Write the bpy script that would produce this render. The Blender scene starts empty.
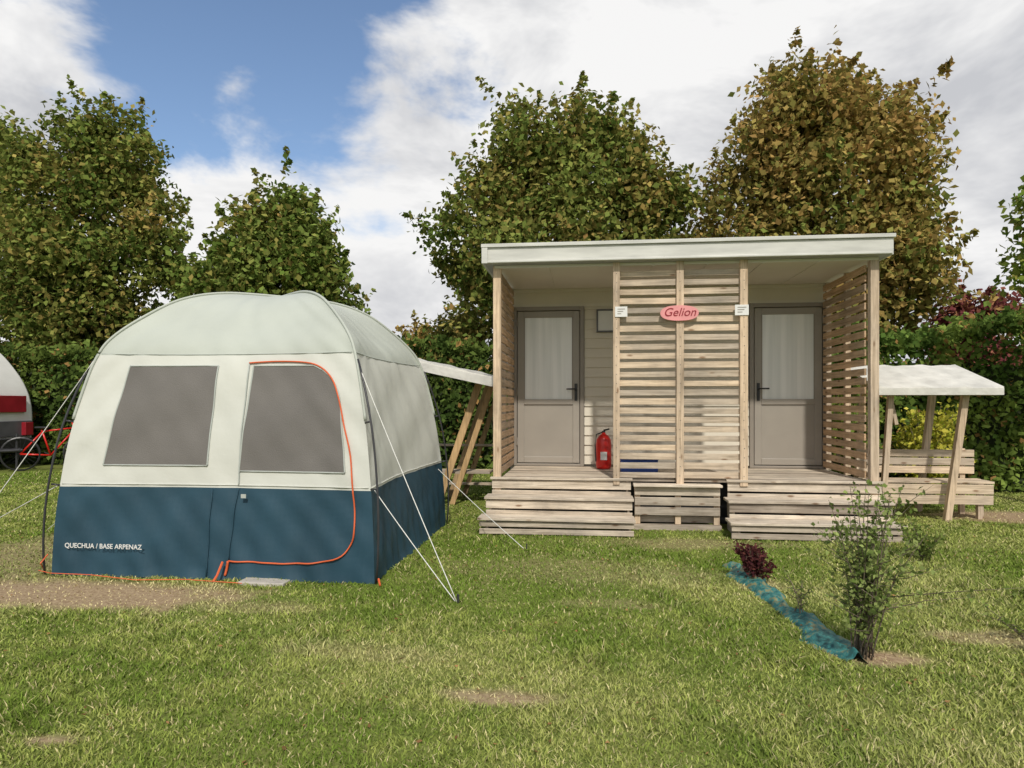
import bpy, math, random
import numpy as np
from mathutils import Vector, Matrix, Euler
random.seed(7); rng=np.random.default_rng(11)
D=bpy.data
scn=bpy.context.scene
col=scn.collection

# ------------------------------------------------------------------ helpers
def link(o): col.objects.link(o); return o
def empty(name,loc=(0,0,0)):
    e=D.objects.new(name,None); e.location=loc; e.empty_display_size=0.2; link(e); return e
def par(o,p):
    if p is not None:
        o.parent=p; o.matrix_parent_inverse=Matrix.Translation(-Vector(p.location))
    return o
_lat=rng.random((256,256))
def vn(x,y,s=1.0,off=0.0):
    x=np.asarray(x,float)/s+off+500; y=np.asarray(y,float)/s+off*1.7+500
    xi=np.floor(x).astype(int); yi=np.floor(y).astype(int); fx=x-xi; fy=y-yi
    fx=fx*fx*(3-2*fx); fy=fy*fy*(3-2*fy)
    a=_lat[xi%256,yi%256]; b=_lat[(xi+1)%256,yi%256]; c=_lat[xi%256,(yi+1)%256]; d=_lat[(xi+1)%256,(yi+1)%256]
    return (a*(1-fx)+b*fx)*(1-fy)+(c*(1-fx)+d*fx)*fy
def fbm(x,y,s,off=0.0,o=3):
    t=0;w=0;k=1.0
    for i in range(o):
        t=t+k*vn(x,y,s/2**i,off+i*13.3); w+=k; k*=.5
    return t/w

def fastmesh(name,V,nper,cols,mat,parent=None,faces=None):
    """V (N*nper,3). faces: list of index tuples local to each element"""
    n=len(V)//nper
    me=D.meshes.new(name)
    me.vertices.add(len(V)); me.vertices.foreach_set('co',V.astype(np.float32).ravel())
    base=(np.arange(n)*nper)
    tot=sum(len(f) for f in faces)
    L=np.concatenate([base[:,None]+np.array(f)[None,:] for f in faces],axis=1)
    st=[];acc=0
    for f in faces: st.append(acc); acc+=len(f)
    S=(np.arange(n)*tot)[:,None]+np.array(st)[None,:]
    me.loops.add(L.size); me.loops.foreach_set('vertex_index',L.astype(np.int32).ravel())
    me.polygons.add(S.size); me.polygons.foreach_set('loop_start',S.astype(np.int32).ravel())
    me.update(calc_edges=True)
    ca=me.color_attributes.new('col','FLOAT_COLOR','POINT')
    C=np.ones((len(V),4),np.float32); C[:,:3]=np.repeat(cols,nper,axis=0) if len(cols)==n else cols
    ca.data.foreach_set('color',C.ravel())
    me.materials.append(mat)
    o=D.objects.new(name,me); link(o); par(o,parent); return o

class MB:
    def __init__(s): s.v=[];s.f=[];s.t=[];s.m=[]
    def add(s,vs,fs,tone=None,mi=0):
        b=len(s.v); tone=random.random() if tone is None else tone
        s.v+= [tuple(x) for x in vs]; s.t+=[tone]*len(vs)
        for f in fs: s.f.append(tuple(b+i for i in f)); s.m.append(mi)
    def box(s,x0,x1,y0,y1,z0,z1,tone=None,mi=0,rot=None,jit=0.0):
        c=Vector(((x0+x1)/2,(y0+y1)/2,(z0+z1)/2)); h=Vector((abs(x1-x0)/2,abs(y1-y0)/2,abs(z1-z0)/2))
        R=Euler(rot).to_matrix() if rot else Matrix.Identity(3)
        if jit:
            R=R@Euler([random.uniform(-jit,jit) for _ in range(3)]).to_matrix()
        vs=[c+R@Vector((i*h.x,j*h.y,k*h.z)) for k in(-1,1) for j in(-1,1) for i in(-1,1)]
        s.add(vs,[(0,2,3,1),(4,5,7,6),(0,1,5,4),(2,6,7,3),(0,4,6,2),(1,3,7,5)],tone,mi)
    def beam(s,p0,p1,w,d,tone=None,mi=0,up=(0,1,0)):
        p0=Vector(p0);p1=Vector(p1);ax=(p1-p0).normalized(); a=ax.cross(Vector(up)).normalized(); b=ax.cross(a)
        vs=[p+a*i*w/2+b*j*d/2 for p in(p0,p1) for j in(-1,1) for i in(-1,1)]
        s.add(vs,[(0,2,3,1),(4,5,7,6),(0,1,5,4),(2,6,7,3),(0,4,6,2),(1,3,7,5)],tone,mi)
    def tube(s,pts,rad,n=6,tone=None,mi=0):
        pts=[Vector(p) for p in pts]; k=len(pts)
        if not hasattr(rad,'__len__'): rad=[rad]*k
        vs=[];fs=[]
        for i,p in enumerate(pts):
            d=(pts[min(i+1,k-1)]-pts[max(i-1,0)]).normalized()
            u=Vector((0,0,1)) if abs(d.z)<.9 else Vector((1,0,0))
            a=d.cross(u).normalized(); b=d.cross(a)
            for j in range(n):
                t=2*math.pi*j/n; vs.append(p+(a*math.cos(t)+b*math.sin(t))*rad[i])
        for i in range(k-1):
            for j in range(n):
                fs.append((i*n+j,i*n+(j+1)%n,(i+1)*n+(j+1)%n,(i+1)*n+j))
        fs.append(tuple(range(n-1,-1,-1))); fs.append(tuple((k-1)*n+j for j in range(n)))
        s.add(vs,fs,tone,mi)
    def lathe(s,c,prof,n=24,tone=None,mi=0):
        vs=[];fs=[]
        for r,z in prof:
            for j in range(n):
                t=2*math.pi*j/n; vs.append((c[0]+r*math.cos(t),c[1]+r*math.sin(t),c[2]+z))
        for i in range(len(prof)-1):
            for j in range(n): fs.append((i*n+j,i*n+(j+1)%n,(i+1)*n+(j+1)%n,(i+1)*n+j))
        fs.append(tuple(range(n-1,-1,-1))); fs.append(tuple((len(prof)-1)*n+j for j in range(n)))
        s.add(vs,fs,tone,mi)
    def build(s,name,mats,parent=None,bevel=0,smooth=False):
        me=D.meshes.new(name); me.from_pydata(s.v,[],s.f)
        if not isinstance(mats,(list,tuple)): mats=[mats]
        for m in mats: me.materials.append(m)
        me.polygons.foreach_set('material_index',s.m)
        if smooth: me.polygons.foreach_set('use_smooth',[True]*len(s.f))
        a=me.attributes.new('tone','FLOAT','POINT'); a.data.foreach_set('value',s.t)
        me.update()
        o=D.objects.new(name,me); link(o); par(o,parent)
        if bevel:
            b=o.modifiers.new('bevel','BEVEL'); b.width=bevel; b.segments=2; b.limit_method='ANGLE'
        return o

# ------------------------------------------------------------------ materials
def newmat(name):
    m=D.materials.new(name); m.use_nodes=True; nt=m.node_tree; nt.nodes.clear()
    out=nt.nodes.new('ShaderNodeOutputMaterial'); return m,nt,out
def N(nt,t,**kw):
    n=nt.nodes.new(t)
    for k,v in kw.items():
        if k in n.inputs: n.inputs[k].default_value=v
        else: setattr(n,k,v)
    return n
def simple(name,c,rough=.6,amt=.12,scale=3,bump=.0,bscale=60,metal=0,spec=.5,stretch=(1,1,1),dirt=0):
    m,nt,out=newmat(name); L=nt.links
    p=N(nt,'ShaderNodeBsdfPrincipled'); p.inputs['Roughness'].default_value=rough; p.inputs['Metallic'].default_value=metal
    p.inputs['Specular IOR Level'].default_value=spec
    tc=N(nt,'ShaderNodeTexCoord'); mp=N(nt,'ShaderNodeMapping'); mp.inputs['Scale'].default_value=stretch
    L.new(tc.outputs['Object'],mp.inputs['Vector'])
    no=N(nt,'ShaderNodeTexNoise'); no.inputs['Scale'].default_value=scale; no.inputs['Detail'].default_value=5
    L.new(mp.outputs[0],no.inputs['Vector'])
    r=N(nt,'ShaderNodeValToRGB'); r.color_ramp.elements[0].position=.3; r.color_ramp.elements[1].position=.7
    r.color_ramp.elements[0].color=(*[x*(1-amt) for x in c],1); r.color_ramp.elements[1].color=(*[min(1,x*(1+amt)) for x in c],1)
    L.new(no.outputs[0],r.inputs[0]); L.new(r.outputs[0],p.inputs['Base Color'])
    if bump:
        n2=N(nt,'ShaderNodeTexNoise'); n2.inputs['Scale'].default_value=bscale; n2.inputs['Detail'].default_value=4
        L.new(mp.outputs[0],n2.inputs['Vector'])
        b=N(nt,'ShaderNodeBump'); b.inputs['Strength'].default_value=bump; b.inputs['Distance'].default_value=.02
        L.new(n2.outputs[0],b.inputs['Height']); L.new(b.outputs[0],p.inputs['Normal'])
    L.new(p.outputs[0],out.inputs[0]); return m
def wood(name,axis,ca,cb,dark=.55):
    m,nt,out=newmat(name); L=nt.links
    p=N(nt,'ShaderNodeBsdfPrincipled'); p.inputs['Roughness'].default_value=.8; p.inputs['Specular IOR Level'].default_value=.25
    tc=N(nt,'ShaderNodeTexCoord'); at=N(nt,'ShaderNodeAttribute'); at.attribute_name='tone'
    mu=N(nt,'ShaderNodeMath',operation='MULTIPLY'); mu.inputs[1].default_value=37.0; L.new(at.outputs['Fac'],mu.inputs[0])
    va=N(nt,'ShaderNodeVectorMath',operation='ADD'); L.new(tc.outputs['Object'],va.inputs[0]); L.new(mu.outputs[0],va.inputs[1])
    mp=N(nt,'ShaderNodeMapping'); sc=[30,30,30]; sc[axis]=1.6; mp.inputs['Scale'].default_value=sc
    L.new(va.outputs[0],mp.inputs['Vector'])
    g=N(nt,'ShaderNodeTexNoise'); g.inputs['Scale'].default_value=1.5; g.inputs['Detail'].default_value=5; g.inputs['Roughness'].default_value=.65; g.inputs['Distortion'].default_value=.6
    L.new(mp.outputs[0],g.inputs['Vector'])
    st=N(nt,'ShaderNodeTexNoise'); st.inputs['Scale'].default_value=2.2; st.inputs['Detail'].default_value=4; L.new(va.outputs[0],st.inputs['Vector'])
    mixb=N(nt,'ShaderNodeMix',data_type='RGBA'); 
    mixb.inputs[6].default_value=(*ca,1); mixb.inputs[7].default_value=(*cb,1)
    fr=N(nt,'ShaderNodeMath',operation='FRACT'); m7=N(nt,'ShaderNodeMath',operation='MULTIPLY'); m7.inputs[1].default_value=7.31
    L.new(at.outputs['Fac'],m7.inputs[0]); L.new(m7.outputs[0],fr.inputs[0])
    ad=N(nt,'ShaderNodeMath',operation='MULTIPLY_ADD'); L.new(fr.outputs[0],ad.inputs[0]); ad.inputs[1].default_value=.95
    sb=N(nt,'ShaderNodeMath',operation='SUBTRACT'); L.new(st.outputs[0],sb.inputs[0]); sb.inputs[1].default_value=.44; L.new(sb.outputs[0],ad.inputs[2]); ad.use_clamp=True
    L.new(ad.outputs[0],mixb.inputs[0])
    r=N(nt,'ShaderNodeValToRGB'); r.color_ramp.elements[0].position=.28; r.color_ramp.elements[0].color=(dark,dark*.95,dark*.88,1); r.color_ramp.elements[1].position=.6; r.color_ramp.elements[1].color=(1.05,1.05,1.05,1)
    L.new(g.outputs[0],r.inputs[0])
    mm=N(nt,'ShaderNodeMix',data_type='RGBA'); mm.blend_type='MULTIPLY'; mm.inputs[0].default_value=1
    L.new(mixb.outputs[2],mm.inputs[6]); L.new(r.outputs[0],mm.inputs[7])
    vo=N(nt,'ShaderNodeTexVoronoi'); vo.inputs['Scale'].default_value=1.0
    mk=N(nt,'ShaderNodeMapping'); s2=[9,9,9]; s2[axis]=3; mk.inputs['Scale'].default_value=s2; L.new(va.outputs[0],mk.inputs['Vector']); L.new(mk.outputs[0],vo.inputs['Vector'])
    kr=N(nt,'ShaderNodeValToRGB'); kr.color_ramp.elements[0].position=.06; kr.color_ramp.elements[0].color=(.35,.22,.14,1); kr.color_ramp.elements[1].position=.14; kr.color_ramp.elements[1].color=(1,1,1,1)
    L.new(vo.outputs['Distance'],kr.inputs[0])
    m3=N(nt,'ShaderNodeMix',data_type='RGBA'); m3.blend_type='MULTIPLY'; m3.inputs[0].default_value=.8
    L.new(mm.outputs[2],m3.inputs[6]); L.new(kr.outputs[0],m3.inputs[7])
    # weather stains
    ws=N(nt,'ShaderNodeTexNoise'); ws.inputs['Scale'].default_value=1.3; ws.inputs['Detail'].default_value=5; ws.inputs['Roughness'].default_value=.7; L.new(tc.outputs['Object'],ws.inputs['Vector'])
    wr=N(nt,'ShaderNodeValToRGB'); wr.color_ramp.elements[0].position=.36; wr.color_ramp.elements[0].color=(.66,.67,.69,1); wr.color_ramp.elements[1].position=.56; wr.color_ramp.elements[1].color=(1,1,1,1); L.new(ws.outputs[0],wr.inputs[0])
    m4=N(nt,'ShaderNodeMix',data_type='RGBA'); m4.blend_type='MULTIPLY'; m4.inputs[0].default_value=.85; L.new(m3.outputs[2],m4.inputs[6]); L.new(wr.outputs[0],m4.inputs[7])
    L.new(m4.outputs[2],p.inputs['Base Color'])
    b=N(nt,'ShaderNodeBump'); b.inputs['Strength'].default_value=.4; b.inputs['Distance'].default_value=.004
    L.new(g.outputs[0],b.inputs['Height']); L.new(b.outputs[0],p.inputs['Normal'])
    L.new(p.outputs[0],out.inputs[0]); return m
def leafmat(name,trans=.35):
    m,nt,out=newmat(name); L=nt.links
    at=N(nt,'ShaderNodeAttribute'); at.attribute_name='col'
    d=N(nt,'ShaderNodeBsdfDiffuse'); L.new(at.outputs['Color'],d.inputs['Color'])
    if trans:
        t=N(nt,'ShaderNodeBsdfTranslucent'); mx=N(nt,'ShaderNodeMixShader'); mx.inputs[0].default_value=trans
        L.new(at.outputs['Color'],t.inputs['Color'])
        L.new(d.outputs[0],mx.inputs[1]); L.new(t.outputs[0],mx.inputs[2]); L.new(mx.outputs[0],out.inputs[0])
    else: L.new(d.outputs[0],out.inputs[0])
    return m

WA=(.78,.62,.45); WB=(.49,.42,.34)
wx=wood('wood_x',0,WA,WB); wy=wood('wood_y',1,(.70,.47,.28),(.50,.38,.27)); wz=wood('wood_z',2,(.74,.57,.40),(.56,.46,.36))
GA=(.80,.70,.57); GB=(.34,.285,.23)
sx=wood('step_wood_x',0,GA,GB,.5); sy=wood('step_wood_y',1,GA,GB,.5)
leafM=leafmat('leaf',.30); grassM=leafmat('grass_blade',0)
barkM=simple('bark',(.14,.11,.08),.9,.4,8,.6,30)
cream=simple('cream_paint',(.66,.61,.51),.6,.06,2)
ceilM=simple('soffit_paint',(.68,.64,.56),.7,.05,2)
taupe=simple('taupe_paint',(.33,.30,.26),.4,.06,3)
taupe_d=simple('taupe_frame',(.27,.24,.205),.4,.05,3)
fasc=simple('coated_metal',(.58,.58,.545),.35,.14,2.5,stretch=(1,1,6))
roofg=simple('roof_sheet',(.35,.35,.35),.6,.1,2)
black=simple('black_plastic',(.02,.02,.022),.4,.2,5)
darkg=simple('dark_grey_panel',(.10,.10,.11),.4,.2,5)
steel=simple('dark_pole',(.05,.05,.055),.35,.2,5,metal=.3)
whitep=simple('white_plastic',(.72,.72,.70),.4,.05,3)
redp=simple('red_plastic',(.60,.02,.015),.3,.08,4)
lampred=simple('lamp_red',(.28,.015,.025),.3,.2,4)
bluep=simple('blue_plastic',(.03,.08,.34),.4,.1,4)
pinkp=simple('pink_paint',(.74,.30,.30),.5,.1,6)
orange=simple('orange_piping',(.66,.12,.035),.6,.1,10)
ropeM=simple('rope',(.72,.72,.68),.8,.15,60)
# ------------------------------------------------------------------ ground
DRY=[(-.41,3.13,.30,.10,.85),(-2.16,2.52,.12,.05,.9),(-3.6,4.45,1.3,.40,.95),(-2.2,4.3,.5,.15,.4),(-4.9,5.6,.9,1.2,.55),(1.5,3.80,.24,.12,1.0),(1.25,5.25,.2,.2,.5),
     (4.9,8.7,.9,.5,.95),(-.1,5.5,1.2,.5,.32),(.9,6.7,.9,.3,.45),(.15,4.6,.4,.14,.35),(2.3,4.2,.5,.14,.6),(-1.3,3.6,.5,.15,.25)]
def dryf(x,y):
    d=np.zeros_like(x)
    for cx,cy,rx,ry,s in DRY:
        q=((x-cx)/rx)**2+((y-cy)/ry)**2
        q=q*(.2+1.6*fbm(x,y,.16,cx))
        d=np.maximum(d,s*np.clip(1.3-q,0,1))
    return d
def gh(x,y):
    r=np.hypot(x,y)
    return (.035*(fbm(x,y,1.3,3.)-.5)+.012*(vn(x,y,.25,9.)-.5))*np.clip(1-(r-14)/10,0,1)
def axis(lo,hi,near,step):
    a=[near[0]]
    while a[-1]<near[1]: a.append(a[-1]+step)
    g=step; 
    while a[-1]<hi: g*=1.25; a.append(min(hi,a[-1]+g))
    g=step
    while a[0]>lo: g*=1.25; a.insert(0,max(lo,a[0]-g))
    return np.array(a)
ax=axis(-2500,2500,(-9,9),.07); ay=axis(-2500,2500,(0,14),.07)
X,Y=np.meshgrid(ax,ay); Z=gh(X,Y)
nx_,ny_=len(ax),len(ay)
V=np.stack([X.ravel(),Y.ravel(),Z.ravel()],1)
i=np.arange(nx_-1)[None,:]+np.arange(ny_-1)[:,None]*nx_
F=np.stack([i,i+1,i+1+nx_,i+nx_],-1).reshape(-1,4)
me=D.meshes.new('ground'); me.vertices.add(len(V)); me.vertices.foreach_set('co',V.astype(np.float32).ravel())
me.loops.add(F.size); me.loops.foreach_set('vertex_index',F.astype(np.int32).ravel())
me.polygons.add(len(F)); me.polygons.foreach_set('loop_start',(np.arange(len(F))*4).astype(np.int32)); me.polygons.foreach_set('use_smooth',np.ones(len(F),bool))
me.update(calc_edges=True)
a=me.attributes.new('dry','FLOAT','POINT'); a.data.foreach_set('value',dryf(V[:,0],V[:,1]).astype(np.float32))
m,nt,out=newmat('lawn_soil'); L=nt.links
p=N(nt,'ShaderNodeBsdfDiffuse')
tc=N(nt,'ShaderNodeTexCoord')
n1=N(nt,'ShaderNodeTexNoise'); n1.inputs['Scale'].default_value=1.1; n1.inputs['Detail'].default_value=5
n2=N(nt,'ShaderNodeTexNoise'); n2.inputs['Scale'].default_value=45; n2.inputs['Detail'].default_value=4; n2.inputs['Roughness'].default_value=.7
for q in(n1,n2): L.new(tc.outputs['Object'],q.inputs['Vector'])
r1=N(nt,'ShaderNodeValToRGB'); e=r1.color_ramp.elements; e[0].position=.35; e[0].color=(.125,.17,.035,1); e[1].position=.65; e[1].color=(.21,.23,.07,1)
L.new(n1.outputs[0],r1.inputs[0])
r2=N(nt,'ShaderNodeValToRGB'); e=r2.color_ramp.elements; e[0].position=.3; e[0].color=(.5,.5,.5,1); e[1].position=.7; e[1].color=(1.3,1.3,1.3,1); L.new(n2.outputs[0],r2.inputs[0])
mm=N(nt,'ShaderNodeMix',data_type='RGBA'); mm.blend_type='MULTIPLY'; mm.inputs[0].default_value=1; L.new(r1.outputs[0],mm.inputs[6]); L.new(r2.outputs[0],mm.inputs[7])
r3=N(nt,'ShaderNodeValToRGB'); e=r3.color_ramp.elements; e[0].position=.3; e[0].color=(.20,.13,.08,1); e[1].position=.7; e[1].color=(.46,.35,.23,1); L.new(n2.outputs[0],r3.inputs[0])
at=N(nt,'ShaderNodeAttribute'); at.attribute_name='dry'
mx=N(nt,'ShaderNodeMix',data_type='RGBA'); L.new(at.outputs['Fac'],mx.inputs[0]); L.new(mm.outputs[2],mx.inputs[6]); L.new(r3.outputs[0],mx.inputs[7])
L.new(mx.outputs[2],p.inputs['Color'])
L.new(p.outputs[0],out.inputs[0]); me.materials.append(m)
ground=D.objects.new('ground',me); link(ground)

def grass():
    n=540000
    r=(rng.random(n)*(math.sqrt(16)-math.sqrt(1.9))+math.sqrt(1.9))**2
    th=rng.uniform(-.92,.85,n)-.11
    x=r*np.sin(th); y=r*np.cos(th)
    keep=~((x>-4.15)&(x<-1.6)&(y>5.0)&(y<7.4))
    keep&=~((x>-1.1)&(x<.45)&(y>6.97)&(y<11)); keep&=~((x>1.4)&(x<3.0)&(y>6.97)&(y<11)); keep&=~((x>-1.)&(x<3)&(y>7.5)&(y<11))
    xm=1.17+(5.8-y)*.09
    keep&=~((y>3.75)&(y<5.85)&(abs(x-xm)<.085)&(rng.random(n)<.88))
    d=dryf(x,y)
    keep&=rng.random(n)>np.clip(d*.95-.1,0,.85)
    x,y,r,d=x[keep],y[keep],r[keep],d[keep]; n=len(x)
    cl=fbm(x,y,.35,2.); big=fbm(x,y,1.2,7.); sm=fbm(x,y,.16,17.)
    tuft=np.clip((vn(x,y,.5,21.)-.70)*4,0,1)
    weed=np.clip((x-2.1-.25*(y-3))*1.2,0,1)*np.clip((6.5-y)/2,0,1)
    h=(.010+.020*cl+.018*tuft+.04*weed)*rng.uniform(.6,1.5,n)*(1-.45*np.clip(d,0,1))
    w=(.0015+.00043*r)*rng.uniform(.7,1.4,n)
    ph=rng.uniform(0,2*math.pi,n); dx,dy=np.cos(ph),np.sin(ph)
    lean=rng.uniform(.2,1.5,n)*h
    la=rng.uniform(0,2*math.pi,n); lx,ly=np.cos(la)*lean,np.sin(la)*lean
    z=gh(x,y)-.003
    P=np.zeros((n,5,3))
    P[:,0]=np.stack([x-dx*w,y-dy*w,z],1); P[:,1]=np.stack([x+dx*w,y+dy*w,z],1)
    P[:,2]=np.stack([x+dx*w*.8+lx*.35,y+dy*w*.8+ly*.35,z+h*.6],1); P[:,3]=np.stack([x-dx*w*.8+lx*.35,y-dy*w*.8+ly*.35,z+h*.6],1)
    P[:,4]=np.stack([x+lx,y+ly,z+h],1)
    g1=np.array([.145,.215,.035]); g2=np.array([.30,.345,.085]); g3=np.array([.58,.50,.28])
    k=np.clip((big-.5)*3.4+(sm-.5)*2.4+.5+rng.normal(0,.22,n)-.15*tuft,0,1)[:,None]
    C=g1*(1-k)+g2*k
    dd=np.clip(d*1.0+rng.normal(0,.13,n)+(big-.50)*.9,0,1)[:,None]; dd=np.where(rng.random((n,1))<.09,.8,dd)
    C=C*(1-dd)+g3*dd; C=C*rng.uniform(.70,1.30,(n,1))
    return fastmesh('grass',P.reshape(-1,3),5,C,grassM,None,[(0,1,2,3),(3,2,4)])
grass()
def litter():
    n=1300
    x=rng.uniform(-6,5,n); y=rng.uniform(2.2,9,n)
    keep=~((x>-4.3)&(x<-1.5)&(y>4.9)&(y<7.5)); keep&=~((x>-1.15)&(x<3.05)&(y>6.9)); x,y=x[keep],y[keep]; n=len(x)
    s=rng.uniform(.006,.016,n); a=rng.uniform(0,6.28,n); z=gh(x,y)+.018
    P=np.zeros((n,4,3)); ca,sa=np.cos(a)*s,np.sin(a)*s; t=rng.uniform(-.006,.006,(n,4))
    P[:,0]=np.stack([x-ca,y-sa,z+t[:,0]],1);P[:,1]=np.stack([x+sa*.5,y-ca*.5,z+t[:,1]],1);P[:,2]=np.stack([x+ca,y+sa,z+t[:,2]],1);P[:,3]=np.stack([x-sa*.5,y+ca*.5,z+t[:,3]],1)
    C=np.array([.32,.18,.08])*rng.uniform(.5,1.5,(n,1))
    fastmesh('fallen_leaves',P.reshape(-1,3),4,C,leafM,None,[(0,1,2,3)])
litter()

# ------------------------------------------------------------------ foliage
def leafquads(P,size,C,name,parent,up=.35,outdir=None):
    n=len(P)
    nrm=rng.normal(0,1,(n,3)); nrm[:,2]+=up*2; 
    if outdir is not None: nrm+=outdir*1.4
    nrm/=np.linalg.norm(nrm,axis=1,keepdims=True)
    t=rng.normal(0,1,(n,3)); t[:,2]-=.5; t-=nrm*np.sum(t*nrm,1,keepdims=True); t/=np.linalg.norm(t,axis=1,keepdims=True)
    bt=np.cross(nrm,t); s=(size*rng.uniform(.6,1.35,n))[:,None]
    Q=np.zeros((n,4,3)); Q[:,0]=P-t*s*.55; Q[:,1]=P+bt*s*.40+nrm*s*.1-t*s*.05; Q[:,2]=P+t*s*.6; Q[:,3]=P-bt*s*.40+nrm*s*.1-t*s*.05
    return fastmesh(name,Q.reshape(-1,3),4,C,leafM,parent,[(0,1,2,3)])
G0=np.array([.10,.155,.032]);G1=np.array([.235,.285,.07]);BR=np.array([.52,.31,.115])
def tree(name,x,y,zb,zt,rx,ry,ncl,nl,lsize,brown=.2,green=None,seed=0,trunk=.17,cr=(.4,.8),bright=1.0,taper=.12,ca=.45):
    R=np.random.default_rng(seed); e=empty(name,(x,y,0)); zc=(zb*(1-ca)+zt*ca); 
    cs=[]
    ph=R.uniform(0,6.28,6)
    for k in range(ncl):
        v=R.normal(0,1,3); v/=np.linalg.norm(v)
        if v[1]>.3 and R.random()<.6: v[1]*=-1
        th=math.atan2(v[2],v[0]); lump=1+.05*math.sin(5*th+ph[0]+2*v[1])+.05*math.sin(8*th+ph[1]-4*v[1])+.04*math.sin(9*v[2]+ph[2])+R.normal(0,.03)
        rho=R.uniform(.2,1)**.4*lump
        hz=(zt-zc) if v[2]>0 else (zc-zb)
        px=v[0]*rho; py=v[1]*rho; pz=v[2]*rho
        if v[2]>0:
            f=(1-taper*abs(v[2])); px*=f;py*=f
        m=cr[1]*.8
        cs.append((x+px*(rx-m*.6),y+py*(ry-m*.6),zc+pz*(hz-m*.7),rho))
    cs=np.array(cs)
    mb=MB()
    tr=[(x,y,-.1),(x+.05,y,zb*.6),(x-.05,y+.05,zc),(x,y,zc+(zt-zc)*.6)]
    mb.tube(tr,[trunk*1.25,trunk,trunk*.6,trunk*.15],10)
    for c in cs[:max(30,ncl//2)]:
        z0=max(zb*.7,min(zc+(zt-zc)*.45,c[2]-R.uniform(.6,2.)*1.0)); p0=Vector((x,y,z0)); p1=Vector(c[:3]); 
        mid=(p0+p1)/2+Vector((R.uniform(-.2,.2),R.uniform(-.2,.2),-.15)); mb.tube([p0,mid,p1],[trunk*.35,trunk*.2,.012],5)
    mb.build('trunk_and_limbs',barkM,e,smooth=True)
    P=[];C=[];O=[]
    for c in cs:
        cr_=R.uniform(*cr); m=int(nl*(cr_/cr[1])**2*R.uniform(.6,1.2))
        q=R.normal(0,1,(m,3)); q/=np.linalg.norm(q,axis=1,keepdims=True); rr=R.uniform(0,1,(m,1))**.45*cr_*R.uniform(.7,1.25,(m,1)); 
        q2=q*rr*np.array([1,1,.85]); pp=q2+c[:3]
        ms=int(m*.10); d=np.array([c[0]-x,c[1]-y,c[2]-zc+1.2]); d/=np.linalg.norm(d); d=d+R.normal(0,.3,3)
        tt=R.uniform(0,1,(ms,1)); sp=c[:3]+d*(cr_*.7+tt*cr_*.5)+R.normal(0,.07,(ms,3))*(1.2-tt)
        pp=np.concatenate([pp,sp]); m2=len(pp)
        P.append(pp); O.append(np.concatenate([q,np.tile(d,(ms,1))])*.5)
        tone=R.uniform(0,1); b=np.clip(brown+R.normal(0,.14)+.25*brown*(c[2]-zc)/(zt-zc),0,1)
        g=(G0*(1-tone)+G1*tone) if green is None else (np.array(green[0])*(1-tone)+np.array(green[1])*tone)
        bb=np.clip(b+R.normal(0,.22,m2),0,1)[:,None]*.85
        cc=(g*(1-bb)+BR*bb)*R.uniform(.6,1.4,(m2,1))*bright
        C.append(cc)
    P=np.concatenate(P);C=np.concatenate(C);O=np.concatenate(O)
    leafquads(P,lsize,C,'crown',e,.3,O)
tree('broadleaf_tree',-12.35,16,1.2,9.2,2.75,2.2,190,420,.125,.05,seed=1,taper=.2)
tree('broadleaf_tree',-16.3,16.5,1.0,9.4,3.1,2.2,130,360,.14,.05,seed=2)
tree('broadleaf_tree',-7.55,15.6,1.2,6.45,2.25,1.7,135,440,.14,.0,green=((.12,.19,.035),(.23,.30,.075)),seed=3,bright=.95,taper=.0)
tree('broadleaf_tree',-.55,15.2,1.4,8.35,3.0,2.2,220,430,.12,.13,seed=4,taper=.03)
tree('broadleaf_tree',4.85,15.2,1.4,9.1,2.75,2.2,240,430,.12,.48,seed=5,taper=.12)
tree('broadleaf_tree',-5.1,20.5,.6,4.0,1.3,1.0,36,250,.14,.6,seed=6)
tree('broadleaf_tree',-3.3,17,.6,3.9,1.2,1.0,40,300,.12,.15,seed=16)
tree('purple_leaved_tree',8.25,15.5,.6,4.25,1.35,1.1,44,400,.11,.1,green=((.12,.028,.038),(.25,.075,.08)),seed=7,cr=(.3,.55))
tree('broadleaf_tree',5.98,9.2,1.9,4.55,.85,.85,40,200,.09,.0,green=((.14,.23,.03),(.28,.36,.08)),seed=8,trunk=.06,cr=(.2,.4))
tree('broadleaf_tree',12.5,16,1.0,7.5,2.6,2.2,90,300,.16,.4,seed=9)

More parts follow.
